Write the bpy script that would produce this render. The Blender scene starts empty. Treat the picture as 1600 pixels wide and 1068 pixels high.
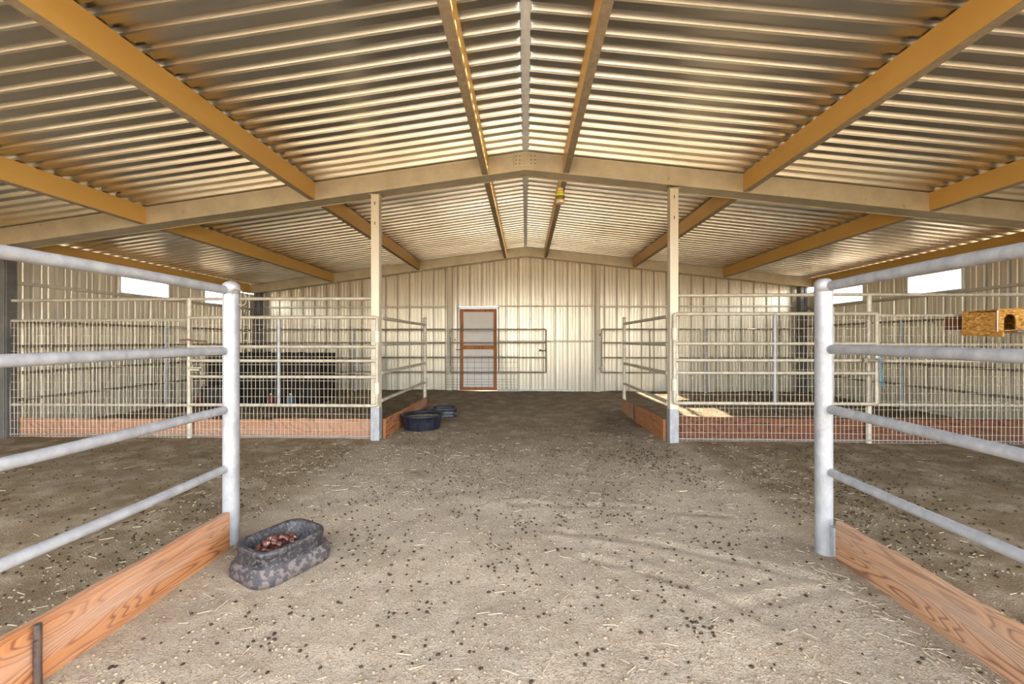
import bpy, math, random
import numpy as np
from mathutils import Vector, Matrix, noise
R = math.radians
random.seed(7); rng = np.random.default_rng(7)
S = bpy.context.scene
C = S.collection

# ------------------------------------------------------------------ camera, light, exposure
H = 1.235; F = 645.0; YAW = R(1.87)
cd = bpy.data.cameras.new('camera'); cam = bpy.data.objects.new('camera', cd); C.objects.link(cam)
cam.location = (0, 0, H); cam.rotation_euler = (R(90), 0, YAW)
cd.sensor_width = 36; cd.lens = F / 1600 * 36; cd.shift_y = 2 / 1600 * -1; cd.clip_start = .02; cd.clip_end = 500
S.camera = cam
S.view_settings.view_transform = 'Standard'; S.view_settings.look = 'None'
S.view_settings.gamma = 1; S.view_settings.use_curve_mapping = False
S.view_settings.exposure = 2.75
S.cycles.max_bounces = 14; S.cycles.diffuse_bounces = 8; S.cycles.glossy_bounces = 5
S.cycles.sample_clamp_indirect = 6; S.cycles.caustics_reflective = False

SUN_EL = R(31)
W = bpy.data.worlds.new('world'); S.world = W; W.use_nodes = True
nt = W.node_tree; nt.nodes.clear()
sky = nt.nodes.new('ShaderNodeTexSky'); sky.sky_type = 'NISHITA'; sky.sun_disc = False
sky.sun_elevation = SUN_EL; sky.sun_rotation = R(90); sky.dust_density = 1.6; sky.ozone_density = 1.0
bg = nt.nodes.new('ShaderNodeBackground'); bg.inputs['Strength'].default_value = .34
wo = nt.nodes.new('ShaderNodeOutputWorld')
hs = nt.nodes.new('ShaderNodeHueSaturation'); hs.inputs['Saturation'].default_value = .30
nt.links.new(sky.outputs[0], hs.inputs['Color']); nt.links.new(hs.outputs[0], bg.inputs[0]); nt.links.new(bg.outputs[0], wo.inputs[0])
ld = bpy.data.lights.new('sun', 'SUN'); ld.energy = 5.0; ld.angle = R(.6); ld.color = (1, .94, .84)
sun = bpy.data.objects.new('sun', ld); C.objects.link(sun)
sd = Vector((math.cos(SUN_EL), -.02, math.sin(SUN_EL)))      # low afternoon sun on the right-hand wall
sun.rotation_euler = sd.to_track_quat('Z', 'Y').to_euler(); sun.location = (20, 0, 15)

def at(px, py, Y):
    a = (px - 800) / F; t = Y / (math.cos(YAW) + a * math.sin(YAW))
    return Vector((t * (a * math.cos(YAW) - math.sin(YAW)), Y, H - t * (py - 532) / F))

# ------------------------------------------------------------------ building constants
Y1, Y2, Y3, YR, YB = 2.505, 5.14, 7.44, 10.13, 10.36
XW = 6.94; ZR = 3.548; SL, SR = .131, .117; BD = .22; YF = -.45
def roof(x): return ZR - (SL * -x if x < 0 else SR * x)

# ------------------------------------------------------------------ materials
def mat(name, col, rough=.6, metal=0., var=None, vscale=8, vstretch=(1, 1, 1), bump=0, bscale=60, spec=.5, spots=None, spscale=40, spthr=.66, coat=0):
    m = bpy.data.materials.new(name); m.use_nodes = True; n = m.node_tree; L = n.links
    b = n.nodes['Principled BSDF']
    b.inputs['Roughness'].default_value = rough; b.inputs['Metallic'].default_value = metal
    b.inputs['Specular IOR Level'].default_value = spec
    b.inputs['Base Color'].default_value = (*col, 1)
    tc = n.nodes.new('ShaderNodeTexCoord'); mp = n.nodes.new('ShaderNodeMapping'); mp.inputs['Scale'].default_value = vstretch
    L.new(tc.outputs['Object'], mp.inputs[0])
    out = None
    if var:
        no = n.nodes.new('ShaderNodeTexNoise'); no.inputs['Scale'].default_value = vscale; no.inputs['Detail'].default_value = 6
        no.inputs['Roughness'].default_value = .65
        L.new(mp.outputs[0], no.inputs[0])
        cr = n.nodes.new('ShaderNodeValToRGB'); cr.color_ramp.elements[0].position = .32; cr.color_ramp.elements[1].position = .68
        cr.color_ramp.elements[0].color = (*var, 1); cr.color_ramp.elements[1].color = (*col, 1)
        L.new(no.outputs[0], cr.inputs[0]); out = cr.outputs[0]
        rr = n.nodes.new('ShaderNodeMapRange'); rr.inputs[3].default_value = min(1, rough + .1); rr.inputs[4].default_value = max(0, rough - .08)
        L.new(no.outputs[0], rr.inputs[0]); L.new(rr.outputs[0], b.inputs['Roughness'])
    if spots:
        n2 = n.nodes.new('ShaderNodeTexNoise'); n2.inputs['Scale'].default_value = spscale; n2.inputs['Detail'].default_value = 4
        L.new(tc.outputs['Object'], n2.inputs[0])
        r2 = n.nodes.new('ShaderNodeMapRange'); r2.inputs[1].default_value = spthr; r2.inputs[2].default_value = spthr + .05
        L.new(n2.outputs[0], r2.inputs[0])
        mx = n.nodes.new('ShaderNodeMixRGB'); mx.inputs[2].default_value = (*spots, 1)
        L.new(r2.outputs[0], mx.inputs[0])
        if out: L.new(out, mx.inputs[1])
        else: mx.inputs[1].default_value = (*col, 1)
        out = mx.outputs[0]
    if out: L.new(out, b.inputs['Base Color'])
    if bump:
        n3 = n.nodes.new('ShaderNodeTexNoise'); n3.inputs['Scale'].default_value = bscale; n3.inputs['Detail'].default_value = 5
        L.new(mp.outputs[0], n3.inputs[0])
        bp = n.nodes.new('ShaderNodeBump'); bp.inputs['Strength'].default_value = bump; bp.inputs['Distance'].default_value = .02
        L.new(n3.outputs[0], bp.inputs['Height']); L.new(bp.outputs[0], b.inputs['Normal'])
    return m

def wood(name, c1, c2, c3, axis, grain=26, rough=.75):
    """sawn plank: growth rings stretched along the board, knots, greyed streaks"""
    m = bpy.data.materials.new(name); m.use_nodes = True; n = m.node_tree; L = n.links
    b = n.nodes['Principled BSDF']; b.inputs['Roughness'].default_value = rough; b.inputs['Specular IOR Level'].default_value = .25
    tc = n.nodes.new('ShaderNodeTexCoord'); mp = n.nodes.new('ShaderNodeMapping')
    L.new(tc.outputs['Object'], mp.inputs[0])
    sc = [1, 1, 1]; sc[axis] = .12; mp.inputs['Scale'].default_value = sc
    w = n.nodes.new('ShaderNodeTexNoise'); w.inputs['Scale'].default_value = 4.2; w.inputs['Detail'].default_value = 2; w.inputs['Distortion'].default_value = .6
    L.new(mp.outputs[0], w.inputs[0])
    mul = n.nodes.new('ShaderNodeMath'); mul.operation = 'MULTIPLY'; mul.inputs[1].default_value = grain
    L.new(w.outputs[0], mul.inputs[0])
    sn = n.nodes.new('ShaderNodeMath'); sn.operation = 'PINGPONG'; sn.inputs[1].default_value = 1
    L.new(mul.outputs[0], sn.inputs[0])
    cr = n.nodes.new('ShaderNodeValToRGB'); e = cr.color_ramp.elements
    e[0].position = 0; e[0].color = (*c1, 1); e[1].position = .45; e[1].color = (*c2, 1)
    k = e.new(1); k.color = (*c2, 1)
    L.new(sn.outputs[0], cr.inputs[0])
    n2 = n.nodes.new('ShaderNodeTexNoise'); n2.inputs['Scale'].default_value = 3.5; n2.inputs['Detail'].default_value = 7; n2.inputs['Roughness'].default_value = .7
    L.new(mp.outputs[0], n2.inputs[0])
    r2 = n.nodes.new('ShaderNodeMapRange'); r2.inputs[1].default_value = .5; r2.inputs[2].default_value = .7; r2.inputs[4].default_value = .85
    L.new(n2.outputs[0], r2.inputs[0])
    mx = n.nodes.new('ShaderNodeMixRGB'); mx.inputs[2].default_value = (*c3, 1)
    L.new(r2.outputs[0], mx.inputs[0]); L.new(cr.outputs[0], mx.inputs[1]); L.new(mx.outputs[0], b.inputs['Base Color'])
    bp = n.nodes.new('ShaderNodeBump'); bp.inputs['Strength'].default_value = .35; bp.inputs['Distance'].default_value = .006
    L.new(sn.outputs[0], bp.inputs['Height']); L.new(bp.outputs[0], b.inputs['Normal'])
    return m

M = {}
M['galv'] = mat('weathered_galvanised_pipe', (.37, .368, .375), .45, .2, (.24, .24, .25), 17, vstretch=(1, 1, .6), bump=.06, bscale=120, spots=(.36, .27, .18), spscale=30, spthr=.68)
M['dusty'] = mat('dusty_galvanised_pipe', (.56, .50, .39), .5, .2, (.36, .31, .23), 14, bump=.05, bscale=90)
M['dullpipe'] = mat('dull_brown_pipe', (.34, .29, .22), .55, .4, (.18, .15, .12), 10)
M['beam'] = mat('dusty_beige_steel', (.60, .53, .38), .45, .45, (.46, .40, .28), 4, bump=.04, bscale=40, spots=(.36, .30, .2), spscale=9, spthr=.68)
M['post'] = mat('cream_steel_tube', (.64, .56, .42), .5, .1, (.60, .54, .42), 9, spots=(.45, .3, .17), spscale=22, spthr=.7)
M['col'] = mat('dark_dusty_steel', (.15, .14, .125), .5, .3, (.09, .085, .08), 6)
M['gold'] = mat('yellow_ochre_steel', (.74, .45, .12), .45, .15, (.66, .38, .09), 2.2, vstretch=(1, .4, 1), bump=.03, bscale=20)
M['lip'] = mat('grey_brown_flange', (.36, .29, .19), .75, 0, (.24, .19, .13), 16)  # duller grey-brown, used on the purlins' bottom flanges only
M['roof'] = mat('galvanised_roof_deck', (.64, .625, .58), .30, 1.0, (.52, .485, .41), 1.6, vstretch=(.35, 1.2, 1), bump=.010, bscale=1.6)
M['ridge'] = mat('bright_ridge_flashing', (.85, .87, .88), .5, .1, (.66, .69, .72), 8)  # near-white colour stands in for daylight leaking in along the ridge
M['wall'] = mat('beige_ribbed_panel', (.71, .645, .51), .30, .45, (.56, .50, .385), 1.6, vstretch=(6, 6, .5), bump=.03, bscale=9, spots=(.5, .42, .3), spscale=6, spthr=.72)
M['girt'] = mat('cream_girt', (.62, .55, .42), .5, .2, (.5, .44, .33), 8)
M['rubber'] = mat('scuffed_black_rubber', (.010, .010, .013), .5, 0, (.045, .04, .045), 16, vstretch=(1, 1, .5), bump=.2, bscale=70, spots=(.085, .075, .07), spscale=70, spthr=.53)
M['rubdust'] = mat('dusty_grey_rubber', (.075, .062, .065), .75, 0, (.035, .03, .036), 22, bump=.2, bscale=70, spots=(.14, .115, .10), spscale=34, spthr=.5)
M['navy'] = mat('dark_blue_rubber', (.008, .010, .018), .4, 0, (.02, .023, .036), 14, spots=(.16, .14, .11), spscale=40, spthr=.66)
M['water'] = mat('murky_water', (.16, .145, .095), .06, 0, (.07, .065, .04), 6)
M['scraps'] = mat('wet_reddish_scraps', (.17, .055, .035), .25, 0, (.05, .02, .02), 25, spots=(.42, .25, .18), spscale=45, spthr=.62)
M['rust'] = mat('rusted_steel', (.035, .028, .03), .7, .2, (.10, .06, .04), 40, bump=.2, bscale=90)
M['wire'] = mat('dusty_wire', (.66, .57, .42), .5, .3, (.5, .43, .32), 12)
M['darkwire'] = mat('dark_wire', (.16, .15, .14), .5, .5, (.12, .11, .1), 12)
M['boardy'] = wood('redwood_board_lengthways', (.16, .055, .025), (.37, .155, .06), (.40, .26, .18), 1, 75)
M['boardy2'] = wood('weathered_board_lengthways', (.15, .07, .035), (.40, .21, .11), (.36, .25, .18), 1, 70)
M['boardx'] = wood('redwood_board_crossways', (.06, .022, .012), (.155, .058, .028), (.12, .065, .04), 0, 50)
M['boardx2'] = wood('pale_pink_board_crossways', (.24, .12, .07), (.38, .19, .11), (.36, .25, .18), 0, 50)
M['doorwood'] = wood('door_frame_wood', (.28, .10, .03), (.44, .18, .06), (.36, .14, .05), 2, 18)
M['doorpanel'] = mat('off_white_door_panel', (.80, .74, .68), .6, 0, (.74, .68, .61), 5)
M['darkwood'] = wood('dark_stained_planks', (.006, .006, .007), (.016, .014, .013), (.03, .024, .018), 2, 18)
M['osb'] = mat('oriented_strand_board', (.72, .40, .10), .6, 0, (.40, .17, .035), 26, vstretch=(1, 1.6, 1.2), spots=(.85, .60, .27), spscale=34, spthr=.6)
def osb():
    m = M['osb']; n = m.node_tree; L = n.links; b = n.nodes['Principled BSDF']
    tc = n.nodes.new('ShaderNodeTexCoord'); mp = n.nodes.new('ShaderNodeMapping'); mp.inputs['Scale'].default_value = (1, 1, 2.1); mp.inputs['Rotation'].default_value = (.5, .6, .4)
    L.new(tc.outputs['Object'], mp.inputs[0])
    no = n.nodes.new('ShaderNodeTexNoise'); no.inputs['Scale'].default_value = 14; L.new(mp.outputs[0], no.inputs[0])
    ad = n.nodes.new('ShaderNodeVectorMath'); ad.operation = 'MULTIPLY_ADD'; ad.inputs[1].default_value = (.05, .05, .05)
    L.new(no.outputs['Color'], ad.inputs[0]); L.new(mp.outputs[0], ad.inputs[2])
    v = n.nodes.new('ShaderNodeTexVoronoi'); v.inputs['Scale'].default_value = 30; L.new(ad.outputs[0], v.inputs['Vector'])
    sp = n.nodes.new('ShaderNodeSeparateColor'); L.new(v.outputs['Color'], sp.inputs[0])
    cr = n.nodes.new('ShaderNodeValToRGB'); e = cr.color_ramp.elements
    e[0].position = 0; e[0].color = (.30, .115, .02, 1); e[1].position = 1; e[1].color = (.74, .46, .16, 1)
    k = e.new(.3); k.color = (.50, .23, .04, 1); k = e.new(.75); k.color = (.60, .31, .06, 1)
    L.new(sp.outputs[0], cr.inputs[0]); L.new(cr.outputs[0], b.inputs['Base Color'])
osb()
M['brownwood'] = mat('dark_red_wood', (.20, .07, .035), .7, 0, (.13, .045, .025), 16)
M['hole'] = mat('box_inside', (.12, .07, .03), .9, 0, (.07, .04, .02), 20)
M['blue'] = mat('pale_blue_twine', (.16, .34, .42), .8, 0, (.1, .25, .33), 30)
M['red'] = mat('red_plastic', (.20, .02, .015), .4, 0, (.1, .012, .01), 12)
M['pale'] = mat('pale_blue_plastic', (.12, .17, .22), .5, 0, (.07, .1, .14), 20)
M['yellow'] = mat('yellow_plastic', (.80, .55, .05), .4, 0, (.7, .42, .04), 30)
M['yelgreen'] = mat('lime_plastic', (.70, .72, .06), .4, 0, (.55, .6, .05), 30)
M['green'] = mat('olive_liquid', (.12, .13, .03), .2, 0, (.2, .19, .04), 30)
M['cream'] = mat('cream_plastic', (.82, .68, .46), .45, 0, (.7, .5, .28), 20)
M['straw'] = mat('straw', (.46, .38, .26), .8, 0, (.30, .24, .155), 30)
M['dung'] = mat('dry_droppings', (.030, .021, .013), 1, 0, (.075, .05, .03), 25, spec=.05)
M['clod'] = mat('sand_clods', (.36, .285, .20), 1, 0, (.24, .185, .125), 25, spec=.05)
M['white'] = mat('white_trim', (.85, .84, .80), .5, 0, (.75, .74, .7), 10)

def floor_mat():
    m = bpy.data.materials.new('stable_sand'); m.use_nodes = True; n = m.node_tree; L = n.links
    b = n.nodes['Principled BSDF']; b.inputs['Roughness'].default_value = .95; b.inputs['Specular IOR Level'].default_value = .1
    tc = n.nodes.new('ShaderNodeTexCoord')
    def nz(sc, det=6, ro=.6, dist=0):
        x = n.nodes.new('ShaderNodeTexNoise'); x.inputs['Scale'].default_value = sc; x.inputs['Detail'].default_value = det
        x.inputs['Roughness'].default_value = ro; x.inputs['Distortion'].default_value = dist
        L.new(tc.outputs['Object'], x.inputs[0]); return x.outputs[0]
    def rng_(v, a, b_, c=0, d=1):
        x = n.nodes.new('ShaderNodeMapRange'); x.inputs[1].default_value = a; x.inputs[2].default_value = b_; x.inputs[3].default_value = c; x.inputs[4].default_value = d
        L.new(v, x.inputs[0]); return x.outputs[0]
    def mix(f, c1, c2):
        x = n.nodes.new('ShaderNodeMixRGB')
        L.new(f, x.inputs[0])
        for i, c in ((1, c1), (2, c2)):
            if isinstance(c, tuple): x.inputs[i].default_value = (*c, 1)
            else: L.new(c, x.inputs[i])
        return x.outputs[0]
    base = mix(rng_(nz(2.2), .35, .65), (.60, .455, .31), (.79, .62, .445))
    base = mix(rng_(nz(14, 8, .7), .40, .62, 0, .55), base, (.80, .67, .51))
    fine = mix(rng_(nz(90, 5, .75), .50, .66, 0, .8), base, (.24, .18, .125))
    fine = mix(rng_(nz(150, 4, .7), .58, .70, 0, .6), fine, (.68, .60, .47))
    # manure litter plus painted shade: darker in the pens and beyond the aisle posts
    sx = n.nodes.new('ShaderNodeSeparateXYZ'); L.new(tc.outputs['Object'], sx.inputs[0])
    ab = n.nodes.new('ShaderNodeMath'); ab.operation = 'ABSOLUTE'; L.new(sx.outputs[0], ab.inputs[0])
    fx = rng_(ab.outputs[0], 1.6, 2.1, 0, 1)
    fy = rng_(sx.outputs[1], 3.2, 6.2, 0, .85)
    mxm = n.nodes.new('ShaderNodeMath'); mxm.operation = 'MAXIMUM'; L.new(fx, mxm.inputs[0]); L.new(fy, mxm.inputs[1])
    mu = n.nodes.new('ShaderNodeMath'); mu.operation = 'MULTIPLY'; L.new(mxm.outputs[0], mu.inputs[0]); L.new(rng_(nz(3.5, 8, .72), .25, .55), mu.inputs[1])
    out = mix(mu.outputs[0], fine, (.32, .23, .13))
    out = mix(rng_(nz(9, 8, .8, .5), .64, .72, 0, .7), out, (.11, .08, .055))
    L.new(out, b.inputs['Base Color'])
    h1 = n.nodes.new('ShaderNodeMath'); h1.operation = 'ADD'
    L.new(nz(38, 6, .7, .6), h1.inputs[0]); L.new(nz(120, 3, .7), h1.inputs[1])
    bp = n.nodes.new('ShaderNodeBump'); bp.inputs['Strength'].default_value = 1.0; bp.inputs['Distance'].default_value = .03
    L.new(h1.outputs[0], bp.inputs['Height']); L.new(bp.outputs[0], b.inputs['Normal'])
    return m
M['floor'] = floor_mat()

# ------------------------------------------------------------------ mesh helpers
class MB:
    def __init__(s): s.v = []; s.f = []; s.m = []; s.sm = []
    def add(s, vs, fs, mi=0, smooth=False):
        o = len(s.v); s.v += [Vector(v) for v in vs]
        for f in fs: s.f.append([i + o for i in f]); s.m.append(mi); s.sm.append(smooth)
        return s
    def box(s, a, b, mi=0):
        x0, y0, z0 = a; x1, y1, z1 = b
        vs = [(x0, y0, z0), (x1, y0, z0), (x1, y1, z0), (x0, y1, z0), (x0, y0, z1), (x1, y0, z1), (x1, y1, z1), (x0, y1, z1)]
        return s.add(vs, [(0, 3, 2, 1), (4, 5, 6, 7), (0, 1, 5, 4), (1, 2, 6, 5), (2, 3, 7, 6), (3, 0, 4, 7)], mi)
    def tube(s, pts, r, n=12, cap=True, mi=0, closed=False):
        pts = [Vector(p) for p in pts]; N = len(pts)
        rs = r if isinstance(r, (list, tuple)) else [r] * N
        vs = []; up = None
        for i, p in enumerate(pts):
            d = (pts[min(i + 1, N - 1)] - pts[max(i - 1, 0)]) if not closed else (pts[(i + 1) % N] - pts[i - 1])
            d.normalize()
            if up is None: up = Vector((0, 0, 1)) if abs(d.z) < .9 else Vector((1, 0, 0))
            u = d.cross(up); u.normalize(); w = u.cross(d); w.normalize(); up = w
            for k in range(n):
                t = 2 * math.pi * k / n; vs.append(p + (u * math.cos(t) + w * math.sin(t)) * rs[i])
        fs = []
        for i in range(N if closed else N - 1):
            j = (i + 1) % N
            for k in range(n):
                k2 = (k + 1) % n; fs.append((i * n + k, i * n + k2, j * n + k2, j * n + k))
        s.add(vs, fs, mi, n > 4)
        if cap and not closed:
            s.add(vs[:n], [tuple(range(n))], mi); s.add(vs[-n:], [tuple(reversed(range(n)))], mi)
        return s
    def rings(s, rings, mi=0, smooth=True, cap0=True, cap1=True):
        n = len(rings[0]); vs = [p for r in rings for p in r]; fs = []
        for i in range(len(rings) - 1):
            for k in range(n):
                k2 = (k + 1) % n; fs.append((i * n + k, i * n + k2, (i + 1) * n + k2, (i + 1) * n + k))
        if cap0: fs.append(tuple(reversed(range(n))))
        if cap1: fs.append(tuple(range((len(rings) - 1) * n, len(rings) * n)))
        return s.add(vs, fs, mi, smooth)
    def lathe(s, prof, c=(0, 0, 0), n=32, mi=0, sx=1, sy=1, cap0=True, cap1=True):
        return s.rings([[(c[0] + r * sx * math.cos(2 * math.pi * k / n), c[1] + r * sy * math.sin(2 * math.pi * k / n), c[2] + z) for k in range(n)] for r, z in prof], mi, True, cap0, cap1)
    def xf(s, mt): s.v = [mt @ v for v in s.v]; return s
    def build(s, name, m, parent=None, origin=None):
        o_ = Vector(origin) if origin is not None else (Vector(parent['_o']) if parent is not None else Vector((0, 0, 0)))
        me = bpy.data.meshes.new(name); me.from_pydata([tuple(v - o_) for v in s.v], [], s.f)
        ms = m if isinstance(m, (list, tuple)) else [m]
        for x in ms: me.materials.append(x)
        me.polygons.foreach_set('material_index', s.m); me.polygons.foreach_set('use_smooth', s.sm); me.update()
        ob = bpy.data.objects.new(name, me); C.objects.link(ob)
        if parent is not None: ob.parent = parent
        else: ob.location = o_
        ob['_o'] = tuple(o_)
        return ob
def bevel(o, w=.004, seg=2):
    md = o.modifiers.new('bevel', 'BEVEL'); md.width = w; md.segments = seg; md.limit_method = 'ANGLE'; return o
def thing(name, loc, label, cat, group=None):
    o = bpy.data.objects.new(name, None); C.objects.link(o); o.location = loc; o['_o'] = tuple(loc); o.empty_display_size = .1
    return tag(o, label, cat, group)
def tag(o, label, cat, group=None, kind=None):
    o['label'] = label; o['category'] = cat
    if group: o['group'] = group
    if kind: o['kind'] = kind
    return o
def struct(o): o['kind'] = 'structure'; return o

# ------------------------------------------------------------------ floor
def gh(x, y):
    h = .030 * (noise.noise((x * .55, y * .55, 3.1))) + .016 * noise.noise((x * 1.9, y * 1.9, 7.7)) + .007 * noise.noise((x * 6, y * 6, 1.7))
    h += .0045 * noise.noise((x * 15, y * 15, 4.4))
    for (ax, ay, bx, by, cx, cy) in ((.1, 2.7, .9, 2.35, 1.7, 2.15), (-.2, 3.1, .7, 3.0, 1.3, 2.75), (.3, 2.45, .8, 1.95, 1.2, 1.75)):   # scrape marks
        for k in range(0, 11, 2):
            pass
    e = min(1, max(0, (y - .2) / .8)) if y < 1 else 1
    return h * e - .012
def grade(parts):
    out = []
    for a, b, s in parts:
        n = max(1, int(round((b - a) / s))); out += [a + (b - a) * i / n for i in range(n)]
    return out + [parts[-1][1]]
xs = grade([(-60, -20, 10), (-20, -7.4, 1.2), (-7.4, -3.2, .07), (-3.2, 3.2, .022), (3.2, 7.4, .07), (7.4, 20, 1.2), (20, 60, 10)])
ys = grade([(-60, -20, 10), (-20, 0, 1.5), (0, 1.2, .15), (1.2, 4.6, .022), (4.6, 7.5, .045), (7.5, 10.5, .07), (10.5, 20, 1.5), (20, 60, 10)])
grooves = []
for (p0, p1, p2) in (((.10, 2.72), (.9, 2.62), (1.55, 2.18)), ((.35, 2.38), (.85, 2.2), (1.08, 1.86)), ((-.1, 3.15), (.7, 3.12), (1.4, 3.0)), ((1.0, 1.95), (1.5, 2.2), (1.9, 2.1))):
    for k in range(41):
        t = k / 40; grooves.append(((1 - t) ** 2 * p0[0] + 2 * t * (1 - t) * p1[0] + t * t * p2[0], (1 - t) ** 2 * p0[1] + 2 * t * (1 - t) * p1[1] + t * t * p2[1]))
G = np.array(grooves)
vv = np.empty((len(xs) * len(ys), 3), dtype=np.float32)
k = 0
hc = {}
for y in ys:
    for x in xs:
        z = gh(x, y)
        vv[k] = (x, y, z); k += 1
near = np.where((vv[:, 0] > -.4) & (vv[:, 0] < 2.2) & (vv[:, 1] > 1.6) & (vv[:, 1] < 3.4))[0]
for i in near:
    d = math.sqrt(((G - vv[i, :2]) ** 2).sum(1).min())
    vv[i, 2] += -.006 * math.exp(-(d / .03) ** 2) + .004 * math.exp(-((d - .07) / .03) ** 2)
nx = len(xs); ff = []
for j in range(len(ys) - 1):
    for i in range(nx - 1): a = j * nx + i; ff.append((a, a + 1, a + nx + 1, a + nx))
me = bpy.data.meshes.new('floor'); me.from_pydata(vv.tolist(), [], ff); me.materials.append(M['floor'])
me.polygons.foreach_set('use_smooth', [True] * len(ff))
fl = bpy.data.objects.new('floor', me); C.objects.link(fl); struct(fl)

# ------------------------------------------------------------------ roof deck (ceiling) and ridge flashing
PER = .16
mb = MB()
prof = []
y = YF
while y < YB + .3:
    prof += [(y, .0), (y + .066, .0), (y + .082, .044), (y + .142, .044), (y + .1555, .016)]; y += PER
for side in (-1, 1):
    X0, X1 = .035 * side, (XW + .35) * side
    cols = [X0, 2.6 * side, 4.8 * side, X1]
    vs = [(x, yy, roof(x) + dz + .002) for x in cols for yy, dz in prof]; n = len(prof); fs = []
    for c in range(len(cols) - 1):
        for i in range(n - 1): fs.append((c * n + i, c * n + i + 1, (c + 1) * n + i + 1, (c + 1) * n + i))
    mb.add(vs, fs)
struct(mb.build('ceiling', M['roof']))
mb = MB()
for side in (-1, 1):
    vs = []
    for yy in (YF, YB + .3):
        vs += [(0, yy, ZR + .022), (.045 * side, yy, ZR + .012)]
    mb.add(vs, [(0, 1, 3, 2)])
struct(mb.build('trim_1', M['ridge']))

# ------------------------------------------------------------------ ribbed walls
def panel_profile(a, b, off=0):
    P = []; x = a - (a - off) % .305
    while x < b + .3:
        P += [(x, 0), (x + .018, .036), (x + .036, .036), (x + .054, 0), (x + .125, 0), (x + .135, .006), (x + .150, .006), (x + .160, 0), (x + .205, 0), (x + .215, .006), (x + .230, .006), (x + .240, 0)]
        x += .305
    P = sorted(p for p in P if a <= p[0] <= b)
    return [(a, 0)] + P + [(b, 0)]
def dep(P, x):
    for (x0, d0), (x1, d1) in zip(P, P[1:]):
        if x0 <= x <= x1: return d0 if x1 - x0 < 1e-6 else d0 + (d1 - d0) * (x - x0) / (x1 - x0)
    return 0
def ribwall(name, a, b, pt, top, holes=(), off=0, z0=-.06):
    P = panel_profile(a, b, off)
    for h in holes:
        for e in h[:2]: P.append((e, dep(sorted(P), e)))
    P = sorted(set(P)); m_ = MB()
    for (x0, d0), (x1, d1) in zip(P, P[1:]):
        if x1 - x0 < 1e-5: continue
        xm = (x0 + x1) / 2; iv = [(z0, None)]
        hs = [h for h in holes if h[0] < xm < h[1]]
        spans = [(z0, None)] if not hs else [(z0, hs[0][2]), (hs[0][3], None)]
        if hs and hs[0][2] <= z0 + .01: spans = spans[1:]
        for lo, hi in spans:
            h0 = top(x0) if hi is None else hi; h1 = top(x1) if hi is None else hi
            m_.add([pt(x0, d0, lo), pt(x1, d1, lo), pt(x1, d1, h1), pt(x0, d0, h0)], [(0, 1, 2, 3)])
    return struct(m_.build(name, M['wall']))
DX0, DX1, DZ = -1.669, -.69, 2.07
ribwall('wall_rear', -XW, XW, lambda x, d, z: (x, YB + d, z), lambda x: roof(x) - .004, [(DX0, DX1, -.06, DZ + .02)], off=.1)
WIN_L = [(6.86, 7.80, 2.07, 2.38), (8.72, 9.66, 2.07, 2.38)]
WIN_R = [(6.80, 7.71, 2.07, 2.38), (8.73, 9.66, 2.07, 2.38)]
ZT = 2.412
ribwall('wall_left', YF, YB, lambda y, d, z: (-XW - d, y, z), lambda y: ZT, WIN_L, off=.06)
ribwall('wall_right', YF, YB, lambda y, d, z: (XW + d, y, z), lambda y: ZT if y > 5.2 else 2.60, WIN_R, off=.03)
# windows: white trimmed slots covered outside with chain-link
wn = 1
for side, wins in ((-1, WIN_L), (1, WIN_R)):
    for (a, b, z0, z1) in wins:
        X = XW * side
        mb = MB(); t = .03
        for (p, q) in (((a - t, z0 - t), (b + t, z0)), ((a - t, z1), (b + t, z1 + .012)), ((a - t, z0), (a, z1)), ((b, z0), (b + t, z1))):
            mb.box((min(X - .012 * side, X + .045 * side), p[0], p[1]), (max(X - .012 * side, X + .045 * side), q[0], q[1]))
        w = struct(mb.build('window_%d' % wn, M['white'])); wn += 1
        g = MB(); st = .055; Xm = X + .03 * side; hgt = z1 - z0
        k = -hgt
        while k < b - a:
            for sg in (0, 1):
                u0, v0, u1, v1 = (k, 0, k + hgt, hgt) if sg == 0 else (k, hgt, k + hgt, 0)
                if u0 < 0: v0 += (0 - u0) * (1 if sg == 0 else -1); u0 = 0
                if u1 > b - a: v1 -= (u1 - (b - a)) * (1 if sg == 0 else -1); u1 = b - a
                if u1 > u0: g.tube([(Xm, a + u0, z0 + v0), (Xm, a + u1, z0 + v1)], .0022, 4, False)
            k += st
        g.build('window_mesh', M['darkwire'], w)

# girts (horizontal wall rails) as trim
mb = MB()
mb.box((-XW, YB - .05, 2.06), (-1.94, YB, 2.105)); mb.box((DX1 + .02, YB - .05, 2.085), (1.74, YB, 2.115)); mb.box((1.85, YB - .05, 2.06), (XW, YB, 2.105))
mb.box((DX1 + .03, YB - .05, 1.20), (1.74, YB, 1.24))
struct(mb.build('trim_2', M['girt']))
mb = MB(); mb.box((-XW, 5.2, 2.0), (-XW + .05, YB, 2.045)); struct(mb.build('trim_3', M['girt']))
mb = MB(); mb.box((XW - .05, YF, 2.0), (XW, YB, 2.045)); struct(mb.build('trim_4', M['girt']))
mb = MB(); mb.box((DX1 + .02, YB - .07, -.03), (1.2, YB + .02, .012)); struct(mb.build('trim_5', M['white']))

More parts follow.
